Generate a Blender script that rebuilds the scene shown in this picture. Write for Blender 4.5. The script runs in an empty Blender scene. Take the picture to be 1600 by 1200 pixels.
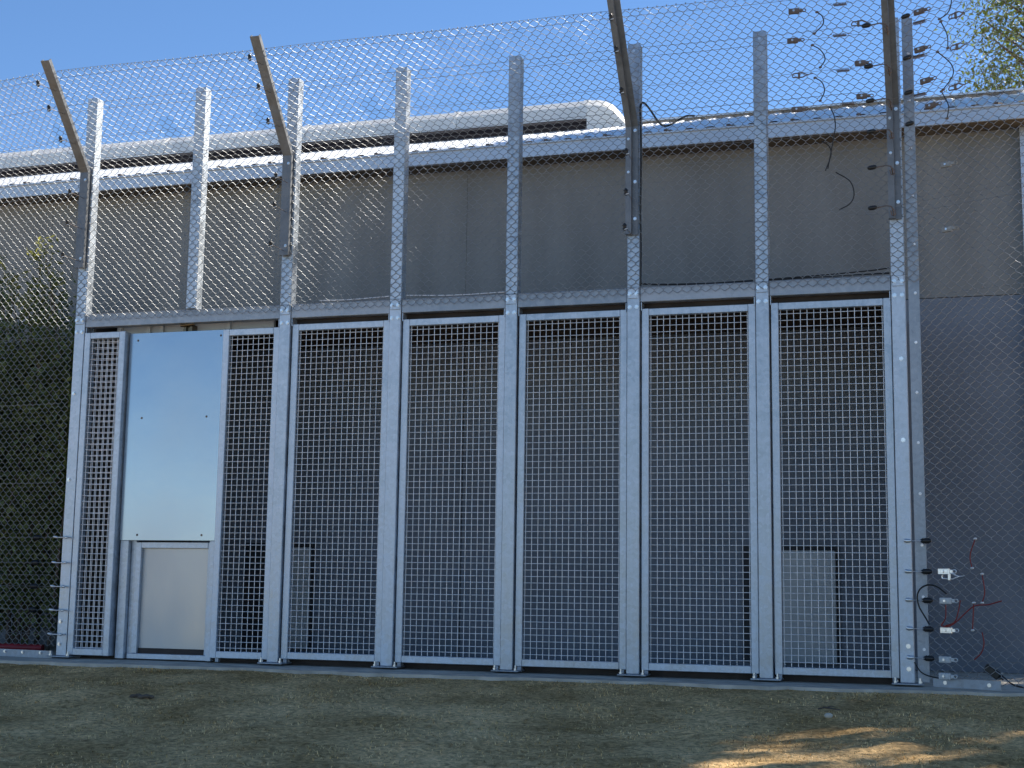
import bpy, math, random
import numpy as np
from mathutils import Vector, Matrix
random.seed(7); rng = np.random.default_rng(7)
S = bpy.context.scene
COL = S.collection
R = math.radians

# ------------------------------------------------------------------ camera
F = 2218.369
CAM = Vector((0.343772, -10.682615, 0.654672))
RT = Vector((0.95527246, 0.29538939, 0.01412908))
UP = Vector((0.02829528, -0.13885467, 0.98990846))
FW = Vector((-0.29437035, 0.9452325, 0.14100217))
cd = bpy.data.cameras.new('camera'); cam = bpy.data.objects.new('camera', cd); COL.objects.link(cam)
cam.matrix_world = Matrix(((RT.x, UP.x, -FW.x, CAM.x), (RT.y, UP.y, -FW.y, CAM.y), (RT.z, UP.z, -FW.z, CAM.z), (0, 0, 0, 1)))
cd.sensor_width = 36; cd.sensor_fit = 'HORIZONTAL'; cd.lens = F / 1600 * 36
cd.clip_start = .05; cd.clip_end = 2000
S.camera = cam

# ------------------------------------------------------------------ light
AZ, EL = R(29), R(45.5)
w = bpy.data.worlds.new('World'); S.world = w; w.use_nodes = True
nt = w.node_tree; bg = nt.nodes['Background']
sky = nt.nodes.new('ShaderNodeTexSky'); sky.sky_type = 'NISHITA'; sky.sun_disc = False
sky.sun_elevation = EL; sky.sun_rotation = AZ; sky.altitude = 1200
sky.air_density = 0.85; sky.dust_density = 0.0; sky.ozone_density = 2.5
hs_ = nt.nodes.new('ShaderNodeHueSaturation'); hs_.inputs['Saturation'].default_value = 1.12
nt.links.new(sky.outputs[0], hs_.inputs['Color']); nt.links.new(hs_.outputs[0], bg.inputs[0]); bg.inputs[1].default_value = .077
sd = bpy.data.lights.new('sun', 'SUN'); sd.energy = 4.6; sd.angle = R(.53); sd.color = (1, .93, .82)
so = bpy.data.objects.new('sun', sd); COL.objects.link(so)
SUND = Vector((math.sin(AZ) * math.cos(EL), math.cos(AZ) * math.cos(EL), math.sin(EL)))
so.rotation_euler = SUND.to_track_quat('Z', 'Y').to_euler(); so.location = (10, 20, 20)
S.view_settings.view_transform = 'Standard'; S.view_settings.look = 'None'
S.view_settings.exposure = 1.22; S.view_settings.gamma = 1

# ------------------------------------------------------------------ materials
def mat(name, col, rough=.5, metal=0., var=.0, scale=8., bump=0., bscale=40., detail=4., spec=None, two=None, rvar=0., stretch=None, island=0.):
    m = bpy.data.materials.new(name); m.use_nodes = True
    n = m.node_tree; b = n.nodes['Principled BSDF']
    b.inputs['Roughness'].default_value = rough; b.inputs['Metallic'].default_value = metal
    if spec is not None: b.inputs['Specular IOR Level'].default_value = spec
    tc = n.nodes.new('ShaderNodeTexCoord'); mp = n.nodes.new('ShaderNodeMapping')
    n.links.new(tc.outputs['Object'], mp.inputs[0])
    if stretch: mp.inputs['Scale'].default_value = stretch
    c0 = tuple(col) + (1,)
    b.inputs['Base Color'].default_value = c0
    if var or two or rvar:
        no = n.nodes.new('ShaderNodeTexNoise'); no.inputs['Scale'].default_value = scale; no.inputs['Detail'].default_value = detail
        n.links.new(mp.outputs[0], no.inputs[0])
        cr = n.nodes.new('ShaderNodeValToRGB'); cr.color_ramp.elements[0].position = .32; cr.color_ramp.elements[1].position = .68
        lo = tuple(c * (1 - var) for c in col); hi = tuple(min(1, c * (1 + var)) for c in col) if two is None else two
        cr.color_ramp.elements[0].color = lo + (1,); cr.color_ramp.elements[1].color = tuple(hi) + (1,)
        n.links.new(no.outputs[0], cr.inputs[0])
        out = cr.outputs[0]
        if island:
            g = n.nodes.new('ShaderNodeNewGeometry'); mm = n.nodes.new('ShaderNodeMapRange')
            mm.inputs[3].default_value = 1 - island; mm.inputs[4].default_value = 1 + island
            n.links.new(g.outputs['Random Per Island'], mm.inputs[0])
            mx = n.nodes.new('ShaderNodeVectorMath'); mx.operation = 'SCALE'
            n.links.new(out, mx.inputs[0]); n.links.new(mm.outputs[0], mx.inputs['Scale']); out = mx.outputs[0]
        n.links.new(out, b.inputs['Base Color'])
        if rvar:
            mr = n.nodes.new('ShaderNodeMapRange'); mr.inputs[1].default_value = .3; mr.inputs[2].default_value = .7
            mr.inputs[3].default_value = max(.02, rough - rvar); mr.inputs[4].default_value = min(1, rough + rvar)
            n.links.new(no.outputs[0], mr.inputs[0]); n.links.new(mr.outputs[0], b.inputs['Roughness'])
    if bump:
        n2 = n.nodes.new('ShaderNodeTexNoise'); n2.inputs['Scale'].default_value = bscale; n2.inputs['Detail'].default_value = 5
        n.links.new(mp.outputs[0], n2.inputs[0])
        bp = n.nodes.new('ShaderNodeBump'); bp.inputs['Strength'].default_value = bump; bp.inputs['Distance'].default_value = .02
        n.links.new(n2.outputs[0], bp.inputs['Height']); n.links.new(bp.outputs[0], b.inputs['Normal'])
    return m

def galv(name, base, rough, metal=.85, sp=34.):
    """hot-dip galvanised steel: crystal spangle, cloudy oxide, faint dull streaks"""
    m = bpy.data.materials.new(name); m.use_nodes = True
    n = m.node_tree; b = n.nodes['Principled BSDF']; L = n.links.new
    tc = n.nodes.new('ShaderNodeTexCoord'); geo = n.nodes.new('ShaderNodeNewGeometry')
    pos = geo.outputs['Position']
    vo = n.nodes.new('ShaderNodeTexVoronoi'); vo.inputs['Scale'].default_value = sp; L(pos, vo.inputs[0])
    n1 = n.nodes.new('ShaderNodeTexNoise'); n1.inputs['Scale'].default_value = 5.; n1.inputs['Detail'].default_value = 6; n1.inputs['Roughness'].default_value = .65; L(pos, n1.inputs[0])
    mp = n.nodes.new('ShaderNodeMapping'); mp.inputs['Scale'].default_value = (24, 24, 2.2); L(pos, mp.inputs[0])
    n2 = n.nodes.new('ShaderNodeTexNoise'); n2.inputs['Scale'].default_value = 1.; n2.inputs['Detail'].default_value = 3; L(mp.outputs[0], n2.inputs[0])
    sep = n.nodes.new('ShaderNodeSeparateColor'); L(vo.outputs['Color'], sep.inputs[0])
    a = n.nodes.new('ShaderNodeMath'); a.operation = 'MULTIPLY_ADD'; a.inputs[1].default_value = .22; L(sep.outputs[0], a.inputs[0])
    a2 = n.nodes.new('ShaderNodeMath'); a2.operation = 'MULTIPLY_ADD'; a2.inputs[1].default_value = .28; L(n2.outputs[0], a2.inputs[0]); L(n1.outputs[0], a2.inputs[2])
    L(a2.outputs[0], a.inputs[2])
    oi = n.nodes.new('ShaderNodeObjectInfo'); a3 = n.nodes.new('ShaderNodeMath'); a3.operation = 'MULTIPLY_ADD'; a3.inputs[1].default_value = .32; a3.inputs[2].default_value = -.16
    L(oi.outputs['Random'], a3.inputs[0]); a4 = n.nodes.new('ShaderNodeMath'); a4.operation = 'ADD'; L(a.outputs[0], a4.inputs[0]); L(a3.outputs[0], a4.inputs[1]); a = a4
    cr = n.nodes.new('ShaderNodeValToRGB'); cr.color_ramp.elements[0].position = .42; cr.color_ramp.elements[1].position = 1.02
    cr.color_ramp.elements[0].color = tuple(c * .70 for c in base) + (1,); cr.color_ramp.elements[1].color = tuple(min(1, c * 1.25) for c in base) + (1,)
    L(a.outputs[0], cr.inputs[0]); L(cr.outputs[0], b.inputs['Base Color'])
    mr = n.nodes.new('ShaderNodeMapRange'); mr.inputs[1].default_value = .4; mr.inputs[2].default_value = 1.; mr.inputs[3].default_value = rough - .1; mr.inputs[4].default_value = rough + .14
    L(a.outputs[0], mr.inputs[0]); L(mr.outputs[0], b.inputs['Roughness'])
    b.inputs['Metallic'].default_value = metal
    bp = n.nodes.new('ShaderNodeBump'); bp.inputs['Strength'].default_value = .12; bp.inputs['Distance'].default_value = .004
    L(n1.outputs[0], bp.inputs['Height']); L(bp.outputs[0], b.inputs['Normal'])
    return m

M = {}
M['galv'] = galv('galvanised_steel', (.47, .52, .58), .42, .7)
M['galv_dull'] = galv('dull_galvanised_steel', (.34, .37, .41), .48, .6)
M['arm'] = galv('weathered_steel_angle', (.17, .18, .195), .5, .45)
M['wire'] = mat('galvanised_wire', (.78, .78, .80), .42, .5, var=.15, scale=30)
M['netwire'] = mat('chain_link_wire', (.29, .295, .30), .46, .8, var=.15, scale=20)
M['sheet'] = mat('smooth_metal_sheet', (.315, .355, .40), .22, 1., rvar=.04, scale=1.2, two=(.335, .375, .42), bump=.10, bscale=1.6)
M['alu'] = mat('brushed_aluminium', (.43, .43, .425), .42, .6, rvar=.10, scale=2.2, two=(.50, .505, .50), stretch=(1, 1, .5), bump=.05, bscale=3)
M['wall'] = mat('grey_wall_panel', (.24, .24, .23), .75, 0, var=.14, scale=1.4, stretch=(2.2, 2.2, .35), bump=.08, bscale=60)
M['wall_low_shade'] = mat('shade_toned_wall_panel', (.195, .22, .26), .7, 0, var=.12, scale=1.4, bump=.08, bscale=60)  # the lower wall's dimmer, bluer shade is put into this colour
M['roof'] = mat('zinc_roof_sheet', (.74, .76, .78), .35, .35, var=.06, scale=3)
M['trim'] = mat('pale_steel_trim', (.54, .57, .61), .38, .6, var=.05, scale=2)
M['white'] = mat('white_vent_hood', (.87, .87, .86), .45, 0, var=.03, scale=4)
n_ = M['white'].node_tree; tb_ = n_.nodes.new('ShaderNodeBsdfTranslucent'); tb_.inputs[0].default_value = (.85, .84, .80, 1)
mx_ = n_.nodes.new('ShaderNodeMixShader'); mx_.inputs[0].default_value = .25
n_.links.new(n_.nodes['Principled BSDF'].outputs[0], mx_.inputs[1]); n_.links.new(tb_.outputs[0], mx_.inputs[2]); n_.links.new(mx_.outputs[0], n_.nodes['Material Output'].inputs[0])
M['dark'] = mat('dark_vent_interior', (.04, .034, .042), .9)
M['brown'] = mat('brown_board', (.040, .030, .025), .8, var=.3, scale=6)
M['soffit'] = mat('brown_soffit', (.10, .085, .07), .8, var=.15, scale=3)
M['cream'] = mat('cream_steel', (.52, .51, .47), .5, 0, var=.08, scale=5)
M['brass'] = mat('brass', (.13, .105, .07), .35, .9)
M['hatch'] = mat('pale_hatch_panel', (.50, .52, .53), .5, .2, var=.06, scale=3)
M['black'] = mat('black_plastic', (.012, .012, .013), .4)
M['cable'] = mat('black_rubber', (.012, .012, .012), .55)
M['red'] = mat('red_cable', (.22, .015, .012), .45)
M['redpipe'] = mat('red_plastic', (.30, .012, .02), .45, var=.2, scale=9)
M['tension'] = mat('dark_and_backlit_fitting', (.15, .11, .09), .45, .3, var=.25, scale=40)  # brown puts the backlight on the sky-side tensioners into the colour
M['oldfit'] = mat('dull_zinc_fitting', (.30, .28, .25), .45, .4, var=.2, scale=40)
M['recess'] = mat('frame_and_recess_shade', (.045, .047, .052), .8)
M['shiny'] = mat('bright_zinc_fitting', (.70, .71, .72), .28, .9, var=.1, scale=50)
M['hot'] = mat('electric_wire', (.22, .22, .22), .45, .5)
M['concrete'] = mat('grey_concrete', (.50, .45, .37), .85, 0, var=.25, scale=5, bump=.2, bscale=50)
M['leaf'] = mat('shrub_leaf', (.11, .145, .045), .5, 0, two=(.21, .25, .09), scale=2.5, island=.45)
M['twig'] = mat('sunlit_tone_leaf', (.15, .16, .05), .55, 0, var=.3, scale=9, island=.3)  # yellow puts sunlight on the shrub's top leaves into the colour
M['treeleaf'] = mat('tree_leaf', (.055, .085, .025), .5, 0, two=(.10, .13, .045), scale=.9, island=.5)
for k_, c_ in (('leaf', (.10, .14, .03, 1)), ('twig', (.35, .35, .08, 1)), ('treeleaf', (.20, .27, .06, 1))):
    n_ = M[k_].node_tree; tb_ = n_.nodes.new('ShaderNodeBsdfTranslucent'); tb_.inputs[0].default_value = c_
    mx_ = n_.nodes.new('ShaderNodeMixShader'); mx_.inputs[0].default_value = .4
    n_.links.new(n_.nodes['Principled BSDF'].outputs[0], mx_.inputs[1]); n_.links.new(tb_.outputs[0], mx_.inputs[2]); n_.links.new(mx_.outputs[0], n_.nodes['Material Output'].inputs[0])
M['bark'] = mat('bark', (.11, .085, .065), .9, 0, var=.35, scale=14, bump=.5, bscale=25)
M['grass'] = mat('dry_grass', (.50, .33, .125), .85, 0, two=(.86, .62, .31), scale=2.2, island=.65, spec=.2)

def soil():
    m = bpy.data.materials.new('dry_turf_soil'); m.use_nodes = True
    n = m.node_tree; b = n.nodes['Principled BSDF']; L = n.links.new
    geo = n.nodes.new('ShaderNodeNewGeometry'); pos = geo.outputs['Position']
    a = n.nodes.new('ShaderNodeTexNoise'); a.inputs['Scale'].default_value = 1.1; a.inputs['Detail'].default_value = 7; a.inputs['Roughness'].default_value = .6; L(pos, a.inputs[0])
    c = n.nodes.new('ShaderNodeTexNoise'); c.inputs['Scale'].default_value = 28; c.inputs['Detail'].default_value = 6; c.inputs['Roughness'].default_value = .7; L(pos, c.inputs[0])
    r1 = n.nodes.new('ShaderNodeValToRGB'); e = r1.color_ramp.elements
    e[0].position = .33; e[0].color = (.40, .25, .10, 1); e[1].position = .66; e[1].color = (.84, .57, .28, 1)
    L(a.outputs[0], r1.inputs[0])
    r2 = n.nodes.new('ShaderNodeValToRGB'); e = r2.color_ramp.elements
    e[0].position = .35; e[0].color = (.45, .45, .42, 1); e[1].position = .66; e[1].color = (1.35, 1.35, 1.35, 1)
    L(c.outputs[0], r2.inputs[0])
    mx = n.nodes.new('ShaderNodeMix'); mx.data_type = 'RGBA'; mx.blend_type = 'MULTIPLY'; mx.inputs[0].default_value = 1
    L(r1.outputs[0], mx.inputs[6]); L(r2.outputs[0], mx.inputs[7])
    # behind the camera, unseen ground turned neutral grey to cool its bounce light
    sx = n.nodes.new('ShaderNodeSeparateXYZ'); L(pos, sx.inputs[0]); mr = n.nodes.new('ShaderNodeMapRange')
    mr.inputs[1].default_value = -7.5; mr.inputs[2].default_value = -9.; L(sx.outputs[1], mr.inputs[0])
    m2 = n.nodes.new('ShaderNodeMix'); m2.data_type = 'RGBA'; L(mr.outputs[0], m2.inputs[0]); L(mx.outputs[2], m2.inputs[6]); m2.inputs[7].default_value = (.33, .34, .34, 1)
    L(m2.outputs[2], b.inputs['Base Color'])
    b.inputs['Roughness'].default_value = .95; b.inputs['Specular IOR Level'].default_value = .1
    bp = n.nodes.new('ShaderNodeBump'); bp.inputs['Strength'].default_value = .7; bp.inputs['Distance'].default_value = .03
    L(c.outputs[0], bp.inputs['Height']); L(bp.outputs[0], b.inputs['Normal'])
    return m
M['soil'] = soil()

# ------------------------------------------------------------------ mesh builder
class MB:
    def __init__(s): s.v = []; s.f = []; s.sm = []; s.nv = 0
    def add(s, V, Fc, smooth=False):
        V = np.asarray(V, float).reshape(-1, 3); o = s.nv
        s.v.append(V); s.nv += len(V)
        s.f += [tuple(i + o for i in f) for f in Fc]; s.sm += [smooth] * len(Fc)
    def box(s, x0, x1, y0, y1, z0, z1, bev=0.):
        if bev <= 0:
            V = [(x, y, z) for z in (z0, z1) for y in (y0, y1) for x in (x0, x1)]
            s.add(V, [(0, 2, 3, 1), (4, 5, 7, 6), (0, 1, 5, 4), (2, 6, 7, 3), (0, 4, 6, 2), (1, 3, 7, 5)])
            return
        P = []
        b = min(bev, (x1 - x0) * .45, (y1 - y0) * .45, (z1 - z0) * .45)
        for z, k in ((z0, b), (z0 + b, 0), (z1 - b, 0), (z1, b)):
            for x, y in ((x0 + k + (b if not k else 0), y0 + k), (x1 - k - (b if not k else 0), y0 + k), (x1 - k, y0 + k + (b if not k else 0)), (x1 - k, y1 - k - (b if not k else 0)),
                         (x1 - k - (b if not k else 0), y1 - k), (x0 + k + (b if not k else 0), y1 - k), (x0 + k, y1 - k - (b if not k else 0)), (x0 + k, y0 + k + (b if not k else 0))):
                P.append((x, y, z))
        Fc = [tuple(range(7, -1, -1)), tuple(range(24, 32))]
        for r in range(3):
            for i in range(8):
                j = (i + 1) % 8
                Fc.append((r * 8 + i, r * 8 + j, r * 8 + 8 + j, r * 8 + 8 + i))
        s.add(P, Fc)
    def prism(s, poly, axis, a, b):
        """poly in the two other axes, extruded along axis from a to b"""
        n = len(poly)
        def pt(p, t):
            return {'x': (t, p[0], p[1]), 'y': (p[0], t, p[1]), 'z': (p[0], p[1], t)}[axis]
        V = [pt(p, a) for p in poly] + [pt(p, b) for p in poly]
        s.add(V, [tuple(range(n))[::-1], tuple(range(n, 2 * n))] + [(i, (i + 1) % n, n + (i + 1) % n, n + i) for i in range(n)])
    def tube(s, pts, r, sides=6, smooth=True, cap=True):
        P = np.asarray(pts, float); n = len(P)
        rr = np.full(n, r) if np.isscalar(r) else np.asarray(r, float)
        T = np.gradient(P, axis=0); T /= np.linalg.norm(T, axis=1)[:, None] + 1e-12
        ref = np.array([0, 0, 1.]) if abs(T[0][2]) < .9 else np.array([0, 1., 0])
        V = []
        u = np.cross(T[0], ref); u /= np.linalg.norm(u)
        for i in range(n):
            u = u - T[i] * (u @ T[i]); u /= np.linalg.norm(u) + 1e-12
            q = np.cross(T[i], u)
            for k in range(sides):
                a = 2 * math.pi * k / sides + math.pi / sides
                V.append(P[i] + rr[i] * (math.cos(a) * u + math.sin(a) * q))
        Fc = [(i * sides + k, i * sides + (k + 1) % sides, (i + 1) * sides + (k + 1) % sides, (i + 1) * sides + k) for i in range(n - 1) for k in range(sides)]
        s.add(V, Fc, smooth)
        if cap: s.add(V[:sides] + V[-sides:], [tuple(range(sides))[::-1], tuple(range(sides, 2 * sides))])
    def ell(s, c, ax, r1, r2, nu=10, nv=7, pw=1.):
        """ellipsoid along axis ax, half length r1, radius r2"""
        ax = Vector(ax).normalized(); u = ax.orthogonal().normalized(); q = ax.cross(u); c = Vector(c)
        V = []
        for i in range(nv + 1):
            t = math.pi * i / nv
            for k in range(nu):
                a = 2 * math.pi * k / nu
                rad = r2 * (math.sin(t) ** pw)
                V.append(c + ax * (-r1 * math.cos(t)) + u * (rad * math.cos(a)) + q * (rad * math.sin(a)))
        Fc = [(i * nu + k, i * nu + (k + 1) % nu, (i + 1) * nu + (k + 1) % nu, (i + 1) * nu + k) for i in range(nv) for k in range(nu)]
        s.add(V, Fc, True)
    def build(s, name, m, parent=None):
        me = bpy.data.meshes.new(name)
        V = np.concatenate(s.v) if s.v else np.zeros((0, 3))
        me.from_pydata(V.tolist(), [], s.f)
        me.polygons.foreach_set('use_smooth', s.sm)
        me.materials.append(M[m] if isinstance(m, str) else m); me.update()
        o = bpy.data.objects.new(name, me); COL.objects.link(o)
        if parent is not None: o.parent = parent
        return o

def each(name, m, parent, fns, root=None):
    out = []
    for f in fns:
        b = MB(); f(b); o = b.build(name, m, parent)
        if root is not None: o.matrix_parent_inverse = Matrix.Translation(-root.location)
        out.append(o)
    return out
def bx(*a): return lambda mb: mb.box(*a)
def tb(*a): return lambda mb: mb.tube(*a)
def tag(o, label=None, cat=None, group=None, kind=None):
    for k, v in (('label', label), ('category', cat), ('group', group), ('kind', kind)):
        if v: o[k] = v
    return o
def empty(name, loc=(0, 0, 0), **k):
    o = bpy.data.objects.new(name, None); o.empty_display_size = .2; COL.objects.link(o); o.location = loc
    return tag(o, **k)
def copy_tree(o, parent=None):
    c = o.copy(); COL.objects.link(c); c.parent = parent
    for ch in list(o.children): copy_tree(ch, c)
    return c

# ------------------------------------------------------------------ ground
def gz(X, Y):
    X = np.asarray(X, float); Y = np.asarray(Y, float)
    d = np.clip(-Y - .40, 0, 10.5)
    z = -.035 - .058 * d
    z = np.where(Y > -.40, -.035, z)
    bumps = .022 * np.sin(1.9 * X + .7 * Y) * np.sin(1.3 * Y - .6 * X) + .012 * np.sin(5.1 * X + 1.3) * np.sin(4.3 * Y + X) + .007 * np.sin(11 * X - 3 * Y) * np.sin(9 * Y + 2 * X)
    return z + bumps * np.clip(d / 1.2, 0, 1)
xs = np.concatenate([[-400, -150, -60, -30, -18, -13], np.arange(-10, 4, .07), [5, 7, 10, 16, 30, 60, 150, 400]])
ys = np.concatenate([[-400, -150, -60, -30, -18, -13, -11], np.arange(-9, -.15, .07), [0, 3, 8, 20, 60, 150, 400]])
GX, GY = np.meshgrid(xs, ys)
GZ = gz(GX, GY) + rng.normal(0, .004, GX.shape) * ((GY < -.5) & (GY > -9) & (GX > -10) & (GX < 4))
nx, ny = len(xs), len(ys)
g = MB(); idx = np.arange(nx * ny).reshape(ny, nx)
Fq = np.stack([idx[:-1, :-1], idx[:-1, 1:], idx[1:, 1:], idx[1:, :-1]], -1).reshape(-1, 4)
g.add(np.stack([GX, GY, GZ], -1), Fq.tolist(), True)
tag(g.build('ground', 'soil'), kind='structure')

# concrete strip under the fence, with a broken front edge
m = MB(); X = np.arange(-14, 3.01, .12)
ye = -.46 + .04 * np.sin(2.1 * X) + .03 * np.sin(7.3 * X + 1) + rng.normal(0, .022, len(X)) + np.clip(X + 2, 0, 3) * .03
P = []
for x, e in zip(X, ye): P += [(x, e, -.10), (x, e + .015, -.014), (x, 2.6, -.002)]
m.add(P, [(i * 3 + k, i * 3 + 3 + k, i * 3 + 4 + k, i * 3 + 1 + k) for i in range(len(X) - 1) for k in (0, 1)])
tag(m.build('concrete_path', 'concrete'), kind='structure')

# grass: short dry blades lying every way, one object
def grass():
    n = 230000
    Y = -.36 - rng.random(n) ** 1.2 * 6.2
    X = -9.2 + rng.random(n) * 11.2
    # keep what the frame can hold (a margin for a step aside)
    q = (X - CAM.x) * RT.x + (Y - CAM.y) * RT.y; d = (X - CAM.x) * FW.x + (Y - CAM.y) * FW.y
    keep = (np.abs(q / d) < .46) & (d > 3.4)
    clump = np.sin(3.1 * X + 1.7 * np.sin(2.3 * Y)) * np.sin(2.7 * Y + 1.1 * np.sin(3.3 * X)) + .6 * np.sin(9 * X + 2 * Y) * np.sin(8 * Y - 3 * X)
    keep &= rng.random(n) < np.clip(.62 + .3 * clump, .18, 1)
    X = X[keep]; Y = Y[keep]; clump = clump[keep]; n = len(X)
    Z = gz(X, Y)
    L = (.008 + .016 * rng.random(n)) * (1 + .25 * clump); a = rng.random(n) * 2 * np.pi; lean = .5 + .95 * rng.random(n)
    straw = rng.random(n) < .10; L = np.where(straw, .025 + .035 * rng.random(n), L); lean = np.where(straw, 1.42, lean)
    wd = .0016 + .0014 * rng.random(n)
    dx, dy = np.cos(a), np.sin(a)
    b = np.stack([X, Y, Z - .004], 1); side = np.stack([-dy, dx, np.zeros(n)], 1) * wd[:, None]
    mid = b + np.stack([dx * np.sin(lean) * .5, dy * np.sin(lean) * .5, np.cos(lean) * .62], 1) * L[:, None]
    tip = b + np.stack([dx * np.sin(lean) * 1.15, dy * np.sin(lean) * 1.15, np.cos(lean) * .95], 1) * L[:, None]
    V = np.stack([b - side, b + side, mid + side * .8, mid - side * .8, tip], 1).reshape(-1, 3)
    me = bpy.data.meshes.new('grass'); k = np.arange(n) * 5
    loops = np.stack([k, k + 1, k + 2, k + 3, k + 3, k + 2, k + 4], 1).reshape(-1)
    st = np.stack([np.arange(n) * 7, np.arange(n) * 7 + 4], 1).reshape(-1)
    me.vertices.add(len(V)); me.vertices.foreach_set('co', V.astype(np.float32).reshape(-1))
    me.loops.add(len(loops)); me.loops.foreach_set('vertex_index', loops.astype(np.int32))
    me.polygons.add(len(st)); me.polygons.foreach_set('loop_start', st.astype(np.int32))
    me.update(calc_edges=True); me.validate(); me.materials.append(M['grass'])
    o = bpy.data.objects.new('grass', me); COL.objects.link(o)
    tag(o, 'short dry brown grass covering the ground in front of the fence', 'grass', kind='stuff')
grass()

# bits lying on the turf
m = MB(); m.tube([(-.075, 0, 0), (-.03, .006, .012), (.02, -.004, .010), (.08, .01, .004)], [.004, .006, .005, .003], 6); m.tube([(-.02, .004, .012), (.0, .03, .02), (.015, .045, .018)], [.004, .003, .002], 5)
o = m.build('fallen_twig', 'bark'); o.location = (-.42, -1.62, float(gz(-.42, -1.62)) + .012); o.rotation_euler = (0, 0, -.5); tag(o, 'pale broken twig lying on the grass in front of the rightmost panel', 'twig')
m = MB(); m.ell((0, 0, 0), (1, .3, .1), .026, .018, 9, 6); o = m.build('pebble', 'concrete'); o.location = (-.40, -1.87, float(gz(-.40, -1.87)) + .010); tag(o, 'small grey pebble on the grass beside the twig', 'pebble')
m = MB()
for k in range(5): m.ell((.035 * k - .07 + .01 * math.sin(k * 7), .012 * math.cos(k * 5), .006 + .006 * (k % 2)), (1, .4 * math.sin(k), .1), .03, .014, 7, 5)
o = m.build('soil_clod', 'bark'); o.location = (-4.94, -2.05, float(gz(-4.94, -2.05)) + .008); tag(o, 'dark clod of soil on the grass in front of the sheet metal door', 'soil clod')

# ------------------------------------------------------------------ building
bld = empty('shed_building', (-5, 2, 0), label='long grey shed with zinc roof and white ridge vent behind the fence', cat='building')
BX = Vector((5, -2, 0))  # children are built in world space
def bolts(parent, L, root=None, m='shiny', name='bolt'):
    each(name, m, parent, [(lambda mb, q=q: bolt(mb, *q)) for q in L], root)
def part(mb, name, m, parent):
    o = mb.build(name, m, parent)
    base = parent
    while base.parent is not None: base = base.parent
    if parent.parent is None: o.matrix_parent_inverse = Matrix.Translation(-parent.location)
    return o
XL, XR = -30., 1.10
m = MB()
hs = [(-5.99, -5.61), (-1.36, -.64)]
for a, b in ((XL, -13.2), (-13.196, -8.79), (-8.786, -4.09), (-4.086, .60 + .5)):
    # tall panels butted with an open joint; a horizontal joint at 3.19 m
    m.box(a, b, 2.0, 2.15, 3.197, 4.68)
m.box(XL, XR, 2.03, 2.12, -.05, 4.66)
m.box(XR - .15, XR, 2.16, 9.4, 0, 4.66)
m.box(XL, XR, 9.4, 9.55, 0, 4.66)
m.prism([(2.16, 4.66), (9.54, 4.66), (5.7, 6.05)], 'x', XR - .15, XR)
part(m, 'wall', 'wall', bld)
m = MB()
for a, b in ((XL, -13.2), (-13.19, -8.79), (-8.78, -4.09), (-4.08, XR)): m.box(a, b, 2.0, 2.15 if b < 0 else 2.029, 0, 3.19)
part(m, 'lower_cladding', 'wall_low_shade', bld)
m = MB(); m.box(.985, 1.115, 1.93, 1.998, 0, 4.655); part(m, 'corner_trim', 'trim', bld)
# corrugated roof, both slopes
m = MB(); tp = math.tan(R(20)); pit = .19; prof = [(0, 0), (.085, 0), (.105, .013), (.155, .013), (.175, 0)]
rx = [];
x = XL - .1
while x < XR + .2:
    rx += [(x + a, h) for a, h in prof]; x += pit
for (ya, za), (yb, zb) in (((1.66, 4.785), (5.7, 6.245)), ((9.74, 4.785), (5.7, 6.245))):
    n = len(rx); V = [(x, ya, za + h) for x, h in rx] + [(x, yb, zb + h) for x, h in rx]
    m.add(V, [(i, i + 1, n + i + 1, n + i) if ya < yb else (i, n + i, n + i + 1, i + 1) for i in range(n - 1)])
rf = part(m, 'roof', 'roof', bld)
m = MB(); m.prism([(5.5, 6.215), (5.7, 6.285), (5.9, 6.215), (5.9, 6.235), (5.7, 6.305), (5.5, 6.235)], 'x', -3.3, XR + .15)
m.build('ridge_cap', 'roof', rf)
each('gutter_bracket', 'tension', bld, [bx(-11.2 + .57 * k, -11.16 + .57 * k, 1.632, 1.68, 4.780, 4.800, .006) for k in range(22)], bld)
m = MB(); m.box(XL, XR + .13, 1.655, 1.675, 4.645, 4.775); m.box(XL, XR + .13, 1.635, 1.655, 4.762, 4.778)
part(m, 'fascia', 'trim', bld)
m = MB(); m.box(XL, XR + .12, 1.68, 1.995, 4.662, 4.68); part(m, 'soffit', 'soffit', bld)
# ridge vent: dark throat under a white hood, closed by a white end cap
VX = -3.73
vent = MB(); vent.box(XL, VX, 5.46, 5.94, 6.12, 6.48)
vo = part(vent, 'ridge_vent', 'dark', bld)
m = MB(); x = XL
ho_ = [(5.28, 6.24), (5.29, 6.40), (5.44, 6.515), (5.70, 6.545)]
hood = ho_
while x < VX - .01:
    b = min(x + 2.05, VX + .0)
    hv = [(t, y, z) for t in (x, b - .004) for y, z in hood]   # thin moulded sheet
    m.add(hv, [(i, i + 1, 5 + i, 4 + i) for i in range(3)])
    m.prism([(5.272, 6.237), (5.282, 6.404), (5.436, 6.523), (5.70, 6.554), (5.70, 6.540), (5.446, 6.510), (5.297, 6.396), (5.287, 6.237)], 'x', b - .08, b - .002)
    x += 2.05
m.build('hood', 'white', vo)
m = MB()   # end cap: rounded shoulder falling to the roof
sec = [(0, 1.), (.10, .99), (.19, .93), (.27, .82), (.33, .66), (.40, .40), (.47, .12)]
V = []
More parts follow.
